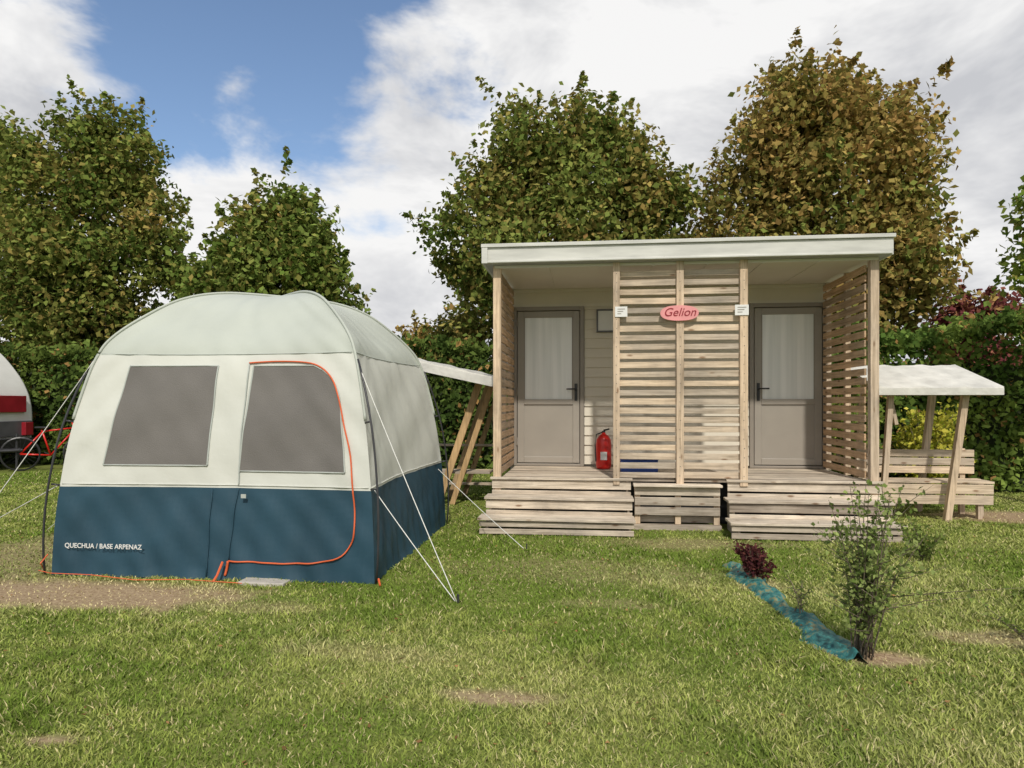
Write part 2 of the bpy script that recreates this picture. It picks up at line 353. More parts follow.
coreM=simple('hedge_core',(.04,.055,.02),.95,.4,3)
def hedge(name,x0,x1,y0,y1,h,dens,lsize,g0,g1,seed,brown=.05,und=.6):
    R=np.random.default_rng(seed); e=empty(name,((x0+x1)/2,(y0+y1)/2,0))
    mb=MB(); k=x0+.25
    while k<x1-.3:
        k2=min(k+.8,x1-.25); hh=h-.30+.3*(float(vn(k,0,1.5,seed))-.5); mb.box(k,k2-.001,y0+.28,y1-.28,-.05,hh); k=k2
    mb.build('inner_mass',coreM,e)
    P=[];
    A=(x1-x0)*h; n=int(A*dens); u=R.uniform(x0,x1,n); z=R.uniform(.02,1,n)
    H=h+und*(fbm(u,u*0,1.3,seed)-.5)
    zz=z*H; bul=.36*(fbm(u,zz,.7,seed+3.)-.5)+.06*np.abs(R.normal(0,1,n))*R.choice([-1,1],n)
    P.append(np.stack([u,y0+.12-bul+.12*(z>.93),zz],1))
    n=int((x1-x0)*(y1-y0)*dens*.8); u=R.uniform(x0,x1,n); v=R.uniform(y0,y1,n); H=h+und*(fbm(u,u*0,1.3,seed)-.5)
    P.append(np.stack([u,v,H+.05*R.normal(0,1,n)+np.abs(R.normal(0,1,n))*.11],1))
    for xe,sg in((x0,1),(x1,-1)):
        n=int((y1-y0)*h*dens); v=R.uniform(y0,y1,n); zz=R.uniform(0,h,n); P.append(np.stack([xe+sg*.1+.05*R.normal(0,1,n),v,zz],1))
    P=np.concatenate(P); m=len(P)
    t=np.clip(fbm(P[:,0],P[:,2],.5,seed)*2.2-.6+R.normal(0,.2,m),0,1)[:,None]
    C=(np.array(g0)*(1-t)+np.array(g1)*t)*R.uniform(.6,1.4,(m,1)); bb=(R.random((m,1))<brown); C=np.where(bb,BR*.8,C)
    o=np.tile(np.array([0,-.6,.2]),(m,1))
    leafquads(P,lsize,C,'foliage',e,.2,o)
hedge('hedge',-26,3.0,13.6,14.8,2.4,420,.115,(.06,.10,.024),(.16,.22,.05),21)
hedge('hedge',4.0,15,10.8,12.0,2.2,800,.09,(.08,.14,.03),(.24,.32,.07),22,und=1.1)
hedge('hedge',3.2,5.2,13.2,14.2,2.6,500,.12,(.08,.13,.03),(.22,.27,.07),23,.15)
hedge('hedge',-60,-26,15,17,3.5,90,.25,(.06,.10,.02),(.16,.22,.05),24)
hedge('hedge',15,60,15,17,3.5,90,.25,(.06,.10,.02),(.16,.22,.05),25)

def shrub(name,x,y,h,spread,ns,lsize,g0,g1,seed,nleaf=40,stemr=.005,lo=.25):
    R=np.random.default_rng(seed); e=empty(name,(x,y,0)); mb=MB();P=[];
    for k in range(ns):
        a=R.uniform(0,6.28); s=R.uniform(.2,1)*spread; hh=h*R.uniform(.5,1.02)*(1-.2*(s/spread))
        p0=np.array([x+R.normal(0,.03),y+R.normal(0,.03),-.01]); p2=np.array([x+math.cos(a)*s,y+math.sin(a)*s,hh]); p1=p0*.5+p2*.5+np.array([-math.cos(a)*s*.2,-math.sin(a)*s*.2,hh*.1])+R.normal(0,.02,3)
        pts=[(1-t)**2*p0+2*t*(1-t)*p1+t*t*p2 for t in np.linspace(0,1,7)]
        mb.tube(pts,list(np.linspace(stemr,stemr*.25,7)),5)
        for j in range(R.integers(3,6)):
            t=R.uniform(.2,.9); b0=(1-t)**2*p0+2*t*(1-t)*p1+t*t*p2; b1=b0+np.array([R.normal(0,1),R.normal(0,1),R.uniform(.2,1.2)])*h*.14
            mb.tube([b0,(b0+b1)/2+R.normal(0,.008,3),b1],[stemr*.5,stemr*.35,stemr*.15],4)
            m=int(nleaf*.3); tt=R.uniform(0,1,(m,1)); P.append(b0*(1-tt)+b1*tt+R.normal(0,lsize*.6,(m,3)))
        m=nleaf; t=R.uniform(lo,1,(m,1))**.8; P.append((1-t)**2*p0+2*t*(1-t)*p1+t*t*p2+R.normal(0,lsize*.7,(m,3)))
    mb.build('stems',barkM,e,smooth=True)
    P=np.concatenate(P); P=P[P[:,2]>.02]; m=len(P); t=R.random((m,1)); C=(np.array(g0)*(1-t)+np.array(g1)*t)*R.uniform(.7,1.3,(m,1))
    leafquads(P,lsize,C,'leaves',e,.4)
shrub('green_shrub',1.45,3.82,1.02,.34,26,.026,(.13,.19,.045),(.32,.38,.13),31,36,lo=.12)
shrub('purple_shrub',1.24,5.3,.34,.15,18,.026,(.07,.022,.028),(.17,.06,.05),32,36)
shrub('green_shrub',1.30,4.45,.36,.14,4,.020,(.12,.18,.04),(.26,.31,.10),33,10)
shrub('green_shrub',2.85,6.2,.42,.32,10,.030,(.13,.20,.04),(.28,.34,.10),35,26,lo=.1)
shrub('green_shrub',2.5,4.2,.18,.40,12,.020,(.13,.20,.04),(.30,.36,.11),36,14,lo=.1)
shrub('yellow_green_shrub',4.75,10.35,1.45,.6,30,.06,(.30,.36,.04),(.74,.66,.12),37,60,stemr=.01,lo=.1)
shrub('green_shrub',3.75,10.5,1.7,.55,24,.06,(.12,.19,.03),(.30,.36,.08),38,60,stemr=.01,lo=.1)

# ------------------------------------------------------------------ weed mat strip
tm,nt,out=newmat('weed_mat'); L=nt.links
p=N(nt,'ShaderNodeBsdfPrincipled'); p.inputs['Roughness'].default_value=.6
tc=N(nt,'ShaderNodeTexCoord'); w=N(nt,'ShaderNodeTexNoise'); w.inputs['Scale'].default_value=14; w.inputs['Detail'].default_value=7; w.inputs['Roughness'].default_value=.75; L.new(tc.outputs['Object'],w.inputs['Vector'])
r=N(nt,'ShaderNodeValToRGB'); e=r.color_ramp.elements; e[0].position=.40;e[0].color=(.018,.08,.075,1); e[1].position=.52;e[1].color=(.035,.19,.18,1); x_=r.color_ramp.elements.new(.565); x_.color=(.20,.20,.10,1); L.new(w.outputs[0],r.inputs[0]); L.new(r.outputs[0],p.inputs['Base Color']); L.new(p.outputs[0],out.inputs[0])
mb=MB(); ys=np.arange(3.70,5.84,.02); us=np.linspace(-1,1,19); vs=[];fs=[]
for yy in ys:
    for u in us:
        c=1.17+(5.8-yy)*.09+.015*math.sin(yy*9); wd=.105+.03*math.sin(yy*5)+.025*math.sin(yy*13)+.04*(float(vn(yy,u>0,.06,2.))-.5)
        xx=c+u*wd; vs.append((xx,yy,float(gh(np.array(xx),np.array(yy)))+.001+(.05*float(vn(xx,yy,.06,5.))+.03*float(vn(xx,yy,.025,8.)))*(1-.75*abs(u))-.03*abs(u)**4))
n=len(us)
for a_ in range(len(ys)-1):
    for b_ in range(n-1): fs.append((a_*n+b_,a_*n+b_+1,(a_+1)*n+b_+1,(a_+1)*n+b_))
mb.add(vs,fs); mb.build('weed_mat',tm,None,smooth=True)

# ------------------------------------------------------------------ cabin
cab=empty('sanitary_cabin',(.96,9.3,0))
XL,XR=-1.02,2.95; YF,YB=7.5,8.9; DZ=.53
mb=MB()
def siding(x0,x1,z0,z1,y):
    z=z0; 
    while z<z1-.001:
        zz=min(z+.125,z1)
        vs=[(x0,y-.026,z),(x1,y-.026,z),(x1,y-.006,zz),(x0,y-.006,zz),(x0,y+.05,z),(x1,y+.05,z),(x1,y+.05,zz),(x0,y+.05,zz)]
        mb.add(vs,[(0,1,2,3),(5,4,7,6),(4,0,3,7),(1,5,6,2),(4,5,1,0),(3,2,6,7)]); z=zz
siding(-.07,1.99,DZ+.03,2.62,YB)
mb.box(XL,XR,YB-.012,YB+.05,2.622,2.83)
mb.build('porch_wall_siding',cream,cab)
mb=MB()
mb.box(XL-.02,XR+.02,YB+.052,11.3,.18,2.86); mb.build('cabin_body',cream,cab)
mb=MB(); mb.box(XL,XR,YB-.03,YB-.013,2.60,2.635); mb.box(XL,XR,YB-.045,YB-.013,2.79,2.83); mb.build('wall_trim',ceilM,cab)
mb=MB(); mb.box(XL-.02,XR+.02,7.45,YB+.05,2.832,2.86)
for k in range(1,7):
    xx=XL+(XR-XL)*k/7; mb.box(xx-.012,xx+.012,7.45,YB-.05,2.824,2.8315)
mb.build('porch_ceiling',ceilM,cab)
mb=MB(); mb.box(-1.14,3.05,7.36,11.45,2.862,3.0); mb.build('roof_deck',roofg,cab)
mb=MB(); mb.box(-1.15,3.06,7.325,7.357,2.865,3.03); mb.box(-1.17,3.08,7.30,7.40,3.032,3.07); mb.box(-1.14,3.05,7.315,7.324,2.868,2.89)
mb.box(-1.17,-1.141,7.36,11.5,2.865,3.03); mb.box(3.051,3.08,7.36,11.5,2.865,3.03); mb.box(-1.165,-1.10,7.305,7.324,2.86,3.031)
mb.build('roof_fascia',fasc,cab,bevel=.004)
glassM,nt,out=newmat('frosted_glass'); L=nt.links
p=N(nt,'ShaderNodeBsdfPrincipled'); p.inputs['Roughness'].default_value=.25; p.inputs['Specular IOR Level'].default_value=.6
tc=N(nt,'ShaderNodeTexCoord'); mp=N(nt,'ShaderNodeMapping'); mp.inputs['Scale'].default_value=(9,1,.35); L.new(tc.outputs['Object'],mp.inputs['Vector'])
no=N(nt,'ShaderNodeTexNoise'); no.inputs['Scale'].default_value=1.6; L.new(mp.outputs[0],no.inputs['Vector'])
r=N(nt,'ShaderNodeValToRGB'); r.color_ramp.elements[0].position=.35;r.color_ramp.elements[0].color=(.78,.81,.81,1);r.color_ramp.elements[1].position=.65;r.color_ramp.elements[1].color=(.92,.94,.94,1)
L.new(no.outputs[0],r.inputs[0]); L.new(r.outputs[0],p.inputs['Base Color']); L.new(p.outputs[0],out.inputs[0])
def door(x0,x1,hinge,nm):
    d=empty(nm,((x0+x1)/2,YB,DZ)); par(d,cab)
    z0,z1=DZ+.005,2.60; y=YB
    mb=MB(); fw=.05
    mb.box(x0,x0+fw,y-.05,y+.03,z0,z1); mb.box(x1-fw,x1,y-.05,y+.03,z0,z1); mb.box(x0+fw,x1-fw,y-.05,y+.03,z1-fw,z1); mb.box(x0+fw,x1-fw,y-.05,y+.03,z0,z0+.03)
    mb.build('frame',taupe_d,d,bevel=.004)
    a,b=x0+fw+.008,x1-fw-.008; s=.085
    mb=MB(); mb.box(a,a+s,y-.04,y+.0,z0+.04,z1-fw-.008); mb.box(b-s,b,y-.04,y,z0+.04,z1-fw-.008)
    mb.box(a+s,b-s,y-.04,y,z1-fw-.09,z1-fw-.008); mb.box(a+s,b-s,y-.04,y,z0+.04,z0+.12); mb.box(a+s,b-s,y-.04,y,1.33,1.40)
    mb.build('leaf_frame',taupe,d,bevel=.005)
    mb=MB(); mb.box(a+s,b-s,y-.022,y-.005,z0+.12,1.33); mb.build('lower_panel',taupe,d)
    mb=MB(); g=.012; 
    mb.box(a+s,a+s+g,y-.032,y-.01,1.40,z1-fw-.09); mb.box(b-s-g,b-s,y-.032,y-.01,1.40,z1-fw-.09); mb.build('glazing_bead',taupe_d,d)
    mb=MB(); mb.box(a+s+g,b-s-g,y-.02,y-.015,1.40,z1-fw-.09); mb.build('frosted_glass',glassM,d)
    hx=(b-.045) if hinge=='l' else (a+.045); sg=-1 if hinge=='l' else 1
    mb=MB(); mb.box(hx-.018,hx+.018,y-.052,y-.0405,1.38,1.60); mb.tube([(hx,y-.05,1.53),(hx,y-.10,1.53),(hx+sg*.02,y-.105,1.53),(hx+sg*.12,y-.105,1.53)],.010,8); mb.tube([(hx,y-.05,1.43),(hx,y-.058,1.43)],.013,10); mb.build('handle',black,d,bevel=.003)
    for zz in(.85,1.5,2.4):
        hh=(x0+fw+.002) if hinge=='l' else (x1-fw-.002)
        mb=MB(); mb.tube([(hh,y-.058,zz-.05),(hh,y-.058,zz+.05)],.011,8); mb.build('hinge',taupe_d,d)
door(-.995,-.075,'l','door'); door(1.995,2.925,'r','door')
mb=MB(); mb.box(.085,.37,YB-.06,YB-.027,2.26,2.28);mb.box(.085,.37,YB-.06,YB-.027,2.535,2.555);mb.box(.085,.105,YB-.06,YB-.027,2.28,2.535);mb.box(.35,.37,YB-.06,YB-.027,2.28,2.535); mb.build('small_window_frame',darkg,cab,bevel=.003)
mb=MB(); mb.box(.105,.35,YB-.045,YB-.028,2.28,2.535); mb.build('small_window_pane',whitep,cab)
mb=MB()
for a_,b_ in((-1.06,-.975),(2.895,2.98)): mb.box(a_,b_,YF-.04,YF+.045,0,2.86)
for a_,b_ in((.25,.32),(.918,.995),(1.575,1.655)): mb.box(a_,b_,YF-.075,YF-.03,.47,2.864)
for xx in(-1.03,2.92): 
    mb.box(xx-.03,xx+.03,YB-.12,YB-.06,DZ,2.83); mb.box(xx-.03,xx+.03,8.15,8.21,DZ,2.83)
mb.build('posts',wz,cab,bevel=.004)
mb=MB(); z=.545
while z<2.80:
    for a_,b_ in((.262,.95),(.958,1.645)):
        mb.box(a_,b_,YF-.028,YF-.006,z,z+.063+random.uniform(-.006,.006),jit=.006)
    z+=.0985
mb.build('screen_slats',wx,cab,bevel=.003)
mb=MB(); z=.56
while z<2.80:
    mb.box(-1.0,-.978,YF+.05,YB-.06,z,z+.072,jit=.004); mb.box(2.868,2.89,YF+.05,YB-.06,z,z+.072,jit=.004); z+=.0985
mb.build('side_slats',wy,cab,bevel=.003)
mb=MB(); z=.575
while z<2.8:
    for xx in(.285,.955,1.615): mb.tube([(xx+random.uniform(-.006,.006),YF-.0745,z),(xx,YF-.077,z)],.0045,6)
    z+=.0985
mb.build('screws',darkg,cab)
mb=MB()
for k in range(10):
    y0=YF+.0+k*.139; mb.box(XL+.05,XR-.05,y0,y0+.132,DZ-.03,DZ)
mb.build('deck_boards',sx,cab,bevel=.003)
def steps(x0,x1,nm):
    s=empty(nm,((x0+x1)/2,7.2,0)); par(s,cab); mb=MB(); mt=MB()
    fr=[6.93,7.19,7.44]; tz=[.175,.355,DZ+.01]
    for k in range(3):
        y0=fr[k]; z0=0.0 if k==0 else tz[k-1]-.06; y1=fr[k+1] if k<2 else 7.50
        xi=x0+.03*k; xj=x1
        zt=tz[k]-.028
        hs=(zt-max(z0,-.02))
        nb=2
        for q in range(nb):
            za=z0+hs*q/nb+.010; zb=z0+hs*(q+1)/nb-.010
            mb.box(xi,xj,y0+random.uniform(0,.008),y0+.024,za,zb,jit=.005)
        w=(y1+.02-y0+.02)/2
        for q in range(2):
            if k==2 and q==1: continue
            mt.box(xi-.015,xj+.015,y0-.026+q*w,y0-.026+q*w+w-.010,zt+.001,tz[k],jit=.0025,tone=random.uniform(.02,.05))  # pale tone puts the sunlit brightness of the treads into their colour
    mb.build('risers',sx,s,bevel=.004); mt.build('treads',sx,s,bevel=.004)
    ms=MB()
    for xx in(x0+.065,x1-.05):
        ms.box(xx,xx+.022,6.96,7.5,.005,.14); ms.box(xx,xx+.022,7.22,7.5,.15,.32); ms.box(xx,xx+.022,7.47,7.5,.325,.50)
    ms.build('stringers',sy,s)
steps(-1.13,.44,'steps'); steps(1.39,3.0,'steps')
mb=MB()
for z,h in((.16,.085),(.265,.085),(.37,.085)): mb.box(.475,1.36,YF-.13,YF-.108,z,z+h,jit=.003)
mb.box(.46,1.375,YF-.19,YF-.03,.465,.49); mb.box(.46,1.375,YF-.14,YF-.06,.0,.06)
mb.box(.475,1.36,YF-.028,YF,.07,.14)
mb.build('skirt_boards',sx,cab,bevel=.004)
mb=MB()
for xx in(.475,.90,1.30): mb.box(xx,xx+.06,YF-.105,YF-.045,.062,.463)
mb.build('skirt_posts',wz,cab,bevel=.003)
mb=MB(); mb.box(XL+.05,XR-.05,YF+.3,YF+.35,0,DZ-.04); mb.build('underfloor_shade_board',black,cab)  # black board stands in for the shade under the deck
sg=empty('oval_sign',(.945,7.40,2.31)); mb=MB(); n=40
vs=[(.945+.20*math.cos(2*math.pi*j/n),yy,2.305+.09*math.sin(2*math.pi*j/n)*(1+.1*math.cos(4*math.pi*j/n))) for yy in(7.395,7.42) for j in range(n)]
mb.add(vs,[tuple(range(n)),tuple(range(2*n-1,n-1,-1))]+[(j,j+n,(j+1)%n+n,(j+1)%n) for j in range(n)]); mb.build('board',pinkp,sg)
def text(s,loc,size,mat,parent,rot=(math.pi/2,0,0),name='lettering',shear=0,off=0):
    c=D.curves.new(name,'FONT'); c.body=s; c.size=size; c.extrude=.001; c.align_x='CENTER'; c.align_y='CENTER'; c.shear=shear; c.offset=off
    o=D.objects.new(name,c); c.materials.append(mat); o.location=loc; o.rotation_euler=rot; link(o); par(o,parent); return o
text('Gelion',(.945,7.392,2.31),.125,lampred,sg,shear=.3)
for x0,x1 in((.27,.40),(1.52,1.66)):
    pl=empty('notice_plate',((x0+x1)/2,7.41,2.32)); mb=MB(); mb.box(x0,x1,7.413,7.423,2.275,2.385); mb.build('plate',whitep,pl)
    mb=MB(); 
    for q in range(3): mb.box(x0+.025,x1-.025-.02*q,7.410,7.4125,2.355-.025*q,2.362-.025*q)
    mb.build('print',taupe_d,pl)
ex=empty('fire_extinguisher',(.19,8.55,DZ)); mb=MB(); mb.lathe((.17,8.55,DZ+.005),[(.07,0),(.090,.01),(.096,.05),(.096,.30),(.088,.36),(.06,.41),(.026,.43),(.022,.45)]); mb.build('cylinder',redp,ex,smooth=True)
mb=MB(); mb.box(.15,.19,8.53,8.57,DZ+.455,DZ+.475); mb.beam((.17,8.55,DZ+.48),(.24,8.52,DZ+.50),.02,.012)
mb.tube([(.16,8.54,DZ+.46),(.08,8.49,DZ+.43),(.065,8.47,DZ+.3),(.075,8.47,DZ+.1)],.008,8); mb.build('valve_and_hose',black,ex)
mb=MB(); mb.box(.13,.21,8.449,8.4525,DZ+.12,DZ+.22); mb.build('label',whitep,ex)
cr=empty('storage_crate',(.5,8.2,DZ)); mb=MB(); mb.box(.36,.78,8.0,8.3,DZ,DZ+.02)
mb.box(.36,.78,8.0,8.015,DZ+.02,DZ+.19);mb.box(.36,.78,8.285,8.3,DZ+.02,DZ+.19);mb.box(.36,.375,8.015,8.285,DZ+.02,DZ+.19);mb.box(.765,.78,8.015,8.285,DZ+.02,DZ+.19);mb.box(.35,.79,7.985,8.0,DZ+.165,DZ+.195); mb.build('crate',bluep,cr,bevel=.003)

# ------------------------------------------------------------------ side shelters
tarpM=simple('roof_tarp',(.64,.63,.585),.55,.16,5,.3,20)
def sheet(mb,c00,c10,c11,c01,th=.03,nx=24,ny=10,amp=.012):
    vs=[];fs=[]
    for j in range(ny+1):
        for i_ in range(nx+1):
            u=i_/nx;v=j/ny; p=Vector(c00)*(1-u)*(1-v)+Vector(c10)*u*(1-v)+Vector(c11)*u*v+Vector(c01)*(1-u)*v
            p.z+=amp*math.sin(u*38)-.012*math.sin(math.pi*u*3)**2; vs.append(p)
    m_=len(vs); vs+= [p-Vector((0,0,th)) for p in vs]; w_=nx+1
    for j in range(ny):
        for i_ in range(nx):
            a_=j*w_+i_; fs.append((a_,a_+1,a_+1+w_,a_+w_)); fs.append((m_+a_,m_+a_+w_,m_+a_+w_+1,m_+a_+1))
    for i_ in range(nx): fs.append((i_,m_+i_,m_+i_+1,i_+1)); b0=ny*w_+i_; fs.append((b0,b0+1,m_+b0+1,m_+b0))
    for j in range(ny): b0=j*w_; fs.append((b0,b0+w_,m_+b0+w_,m_+b0)); b0=j*w_+nx; fs.append((b0,m_+b0,m_+b0+w_,b0+w_))
    mb.add(vs,fs)
sh=empty('bench_shelter',(3.9,8.7,0)); mb=MB(); sheet(mb,(3.20,8.08,1.53),(4.53,8.08,1.53),(4.53,9.1,1.83),(3.20,9.1,1.83),amp=.005); mb.build('roof_sheet',tarpM,sh,smooth=False)
mb=MB(); mb.box(3.21,4.52,8.06,8.078,1.44,1.515); mb.build('front_valance',tarpM,sh)
mb=MB()
mb.beam((4.02,8.25,0),(4.22,8.25,1.47),.07,.07); mb.beam((3.32,8.25,0),(3.42,8.25,1.47),.06,.06)
mb.beam((4.05,9.0,0),(4.25,9.0,1.74),.07,.07); mb.beam((3.3,9.0,0),(3.42,9.0,1.74),.06,.06); mb.beam((3.5,8.3,1.1),(3.42,8.3,1.47),.04,.04)
mb.build('posts',wz,sh,bevel=.004)
mb=MB(); mb.beam((3.22,8.22,1.46),(4.5,8.22,1.46),.05,.07); mb.beam((3.22,9.0,1.74),(4.5,9.0,1.74),.05,.07)
for q in range(4): mb.box(3.25,4.62,8.42+q*.09,8.50+q*.09,.42,.445,jit=.002)
for q in range(3): mb.box(3.25,4.60,8.80,8.822,.50+q*.10,.585+q*.10,jit=.004)
mb.box(3.3,4.6,8.40,8.42,.30,.41); mb.box(3.3,4.6,8.405,8.425,.18,.285)
mb.build('bench_boards',wx,sh,bevel=.003)
mb=MB()
for xx in(3.4,4.45): mb.box(xx,xx+.06,8.43,8.49,0,.418); mb.box(xx,xx+.06,8.825,8.88,0,.8)
mb.build('bench_legs',wz,sh,bevel=.003)
sh2=empty('bench_shelter',(-1.8,9.2,0)); mb=MB(); sheet(mb,(-2.55,8.35,1.98),(-1.18,8.35,1.68),(-1.18,9.9,1.72),(-2.55,9.9,2.02),amp=.004); mb.build('roof_sheet',tarpM,sh2)
mb=MB(); mb.beam((-2.55,8.335,1.90),(-1.18,8.335,1.60),.10,.02); mb.build('front_edge',tarpM,sh2)
mb=MB()
for yy in(8.75,9.6): mb.beam((-1.98,yy,0),(-1.40,yy,1.68),.09,.05); mb.beam((-1.80,yy+.06,.0),(-1.25,yy+.06,1.64),.07,.04); mb.beam((-2.45,yy,0),(-2.45,yy,1.9),.07,.07)
mb.build('leaning_posts',wood('post_wood_warm',2,(.66,.44,.22),(.50,.35,.20)),sh2,bevel=.004)
mb=MB()
for q in range(4): mb.box(-2.4,-1.3,8.85+q*.1,8.94+q*.1,.42,.445)
for zz in(.2,.75): mb.beam((-2.4,9.62,zz),(-1.3,9.62,zz),.03,.09)
mb.build('bench_boards',wx,sh2,bevel=.003)

# ------------------------------------------------------------------ tent
TX,TY,HX,HY=-2.90,6.19,1.31,1.26
prof=[(1,0),(.990,.35),(.970,.69),(.932,1.1),(.88,1.45),(.832,1.70),(.775,1.87),(.65,2.06),(.48,2.245),(.28,2.335),(0,2.35)]
def catmull(ps,n=10):
    o=[];ps=[ps[0]]+ps+[ps[-1]]
    for k in range(1,len(ps)-2):
        for q in range(n):
            t=q/n; o.append(tuple(.5*((2*ps[k][d])+(-ps[k-1][d]+ps[k+1][d])*t+(2*ps[k-1][d]-5*ps[k][d]+4*ps[k+1][d]-ps[k+2][d])*t*t+(-ps[k-1][d]+3*ps[k][d]-3*ps[k+1][d]+ps[k+2][d])*t**3) for d in(0,1)))
    o.append(ps[-1]); return o
PC=catmull(prof); pf=np.array([p_[0] for p_ in PC]); pz=np.maximum.accumulate(np.array([p_[1] for p_ in PC]))
def Fz(z): return float(np.interp(z,pz,pf))
def tsurf(side,a,f,z,off=0.0):
    sag=.06*(1-a*a)*min(1,f*1.2)*(1.0 if z>.02 else .15)
    if z<.69: sag*=.25+.75*z/.69
    wr=.006*math.sin(a*17+z*3.1+side*2)*math.sin(z*2.3+a*3)+.005*math.sin(a*5-z*11+side)+ .007*math.sin(z*19+a*29)*(1 if z<.69 else .3)
    wr+= .011*math.sin((abs(a)*3.0+z*2.2)*9)*max(0,abs(a)-.55)*(1-max(0,abs(a)-.93)*14 if abs(a)>.93 else 1)
    if z<.69: wr+=.009*math.sin(a*41+side+math.sin(z*7)*1.5)*(1-z/.69)
    if abs(a)>.97: wr=0
    zz=z-(.05*(1-a*a)*max(0,min(1,(z-1.7)/.3))*min(1,f*2))
    d=-sag+wr*min(1,f*3)+off
    if side==0: return Vector((TX+a*f*HX,TY-f*HY-d,zz))
    if side==1: return Vector((TX+f*HX+d,TY+a*f*HY,zz))
    if side==2: return Vector((TX-a*f*HX,TY+f*HY+d,zz))
    return Vector((TX-f*HX-d,TY-a*f*HY,zz))
def fab(name,c,amt=.05): return simple(name,c,.62,amt,2.2,.25,7,spec=.3)
blueF=fab('tent_blue_fabric',(.022,.062,.092),.15); whiteF=fab('tent_pale_fabric',(.58,.59,.54),.04); roofF=fab('tent_roof_fabric',(.45,.48,.43),.05)
meshF=simple('window_screen',(.15,.14,.13),.8,.1,3,.2,120)
seamF=simple('seam_tape',(.42,.45,.42),.7,.05,5)
tent=empty('camping_tent',(TX,TY,0))
NA=64
rings=[]
for z in np.linspace(0,.69,16): rings.append((Fz(z),z,0))
for z in np.linspace(.73,1.74,26): rings.append((Fz(z),z,1))
for k in range(len(PC)):
    if pz[k]>1.76: rings.append((pf[k],pz[k],2))
mb=MB()
av=np.linspace(-1,1,NA+1)
for side in range(4):
    vs=[tsurf(side,a_,f_,z_) for f_,z_,_ in rings for a_ in av]; w_=NA+1
    b0=len(mb.v); mb.v+=[tuple(v_) for v_ in vs]; mb.t+=[.5]*len(vs)
    for j in range(len(rings)-1):
        mi=rings[j+1][2]
        for i_ in range(NA):
            a_=b0+j*w_+i_; mb.f.append((a_,a_+1,a_+1+w_,a_+w_)); mb.m.append(mi)
tb=mb.build('fabric_shell',[blueF,whiteF,roofF],tent,smooth=True)
def patch(poly_fn,z0,z1,side,mat,name,off=.006,nz=24,na=24):
    vs=[];fs=[]
    H=HX if side in(0,2) else HY
    for j in range(nz+1):
        z=z0+(z1-z0)*j/nz; xa,xb=poly_fn(z); f_=Fz(z)
        for i_ in range(na+1):
            x_=xa+(xb-xa)*i_/na; vs.append(tsurf(side,x_/(f_*H),f_,z,off))
    w_=na+1
    for j in range(nz):
        for i_ in range(na): a_=j*w_+i_; fs.append((a_,a_+1,a_+1+w_,a_+w_))
    mb=MB(); mb.add(vs,fs); o=mb.build(name,mat,tent,smooth=True); return o
def line(pts,side,mat,name,r=.006,off=.008):
    H=HX if side in(0,2) else HY; o=[]
    for (x_,z_),(x2,z2) in zip(pts[:-1],pts[1:]):
        for q in range(8):
            t=q/8; x3=x_+(x2-x_)*t; z3=z_+(z2-z_)*t; f_=Fz(z3); o.append(tsurf(side,x3/(f_*H),f_,z3,off))
    x3,z3=pts[-1]; f_=Fz(z3); o.append(tsurf(side,x3/(f_*H),f_,z3,off))
    mb=MB(); mb.tube(o,r,6); return mb.build(name,mat,tent,smooth=True)
lerp=lambda a_,b_,t: a_+(b_-a_)*t
def wl(z): t=(z-.86)/(1.68-.86); return lerp(-.93,-.80,t),lerp(-.07,-.06,t)
patch(wl,.86,1.65,0,meshF,'window_mesh')
def wd(z):
    t=(z-.84)/(1.66-.84); x1=lerp(1.06,.95,t)
    if z>1.36: q=(z-1.36)/.30; x1-= .30*(1-math.sqrt(max(0,1-q*q)))
    return lerp(.19,.24,t),x1
patch(wd,.82,1.645,0,meshF,'door_mesh')
for fn,z0,z1,nm in((wl,.86,1.65,'window_binding'),(wd,.82,1.645,'door_window_binding')):
    zs=np.linspace(z0,z1,22); pts=[(fn(z)[0],z) for z in zs]+[(fn(z)[1],z) for z in zs[::-1]]; pts.append(pts[0]); line(pts,0,seamF,nm,.006,.006)
pa=catmull([(.20,1.67),(.45,1.68),(.68,1.67),(.81,1.63),(.91,1.54),(.97,1.42),(1.03,1.2),(1.10,.95),(1.14,.6),(1.15,.38),(1.11,.27),(1.03,.19),(.83,.145),(.5,.135),(.15,.14)],4)
line(pa,0,orange,'door_zip_piping',.0065,.012)
line([(.15,.14),(.17,.45),(.19,.69)],0,blueF,'door_edge_zip',.005,.010)
line([(.19,.71),(.19,.84),(.20,1.67)],0,seamF,'door_edge_zip',.005,.010)
line([(-.02,.68),(-.02,.02)],0,blueF,'band_seam',.005,.008)
line([(.15,.14),(.13,.03)],0,orange,'door_strap',.010,.02)
for sd in(0,1,3):
    H_=HX if sd==0 else HY
    W=Fz(.715)*H_*.985; line([(-W,.712),(0,.712),(W,.712)],sd,whiteF,'band_top_seam',.005,.004)
    W=Fz(1.75)*H_*.98; line([(-W,1.75),(0,1.75),(W,1.75)],sd,seamF,'eave_seam',.0035,.003)
mb=MB()
for sx_,sy_ in((-1,-1),(1,-1),(1,1),(-1,1)):
    pts=[(TX+sx_*f_*HX*1.003,TY+sy_*f_*HY*1.003,z_+.008) for f_,z_ in zip(pf,pz) if z_>1.2]
    mb.tube(pts,.012,6)
mb.build('roof_pole_sleeves',roofF,tent,smooth=True)
mb=MB()
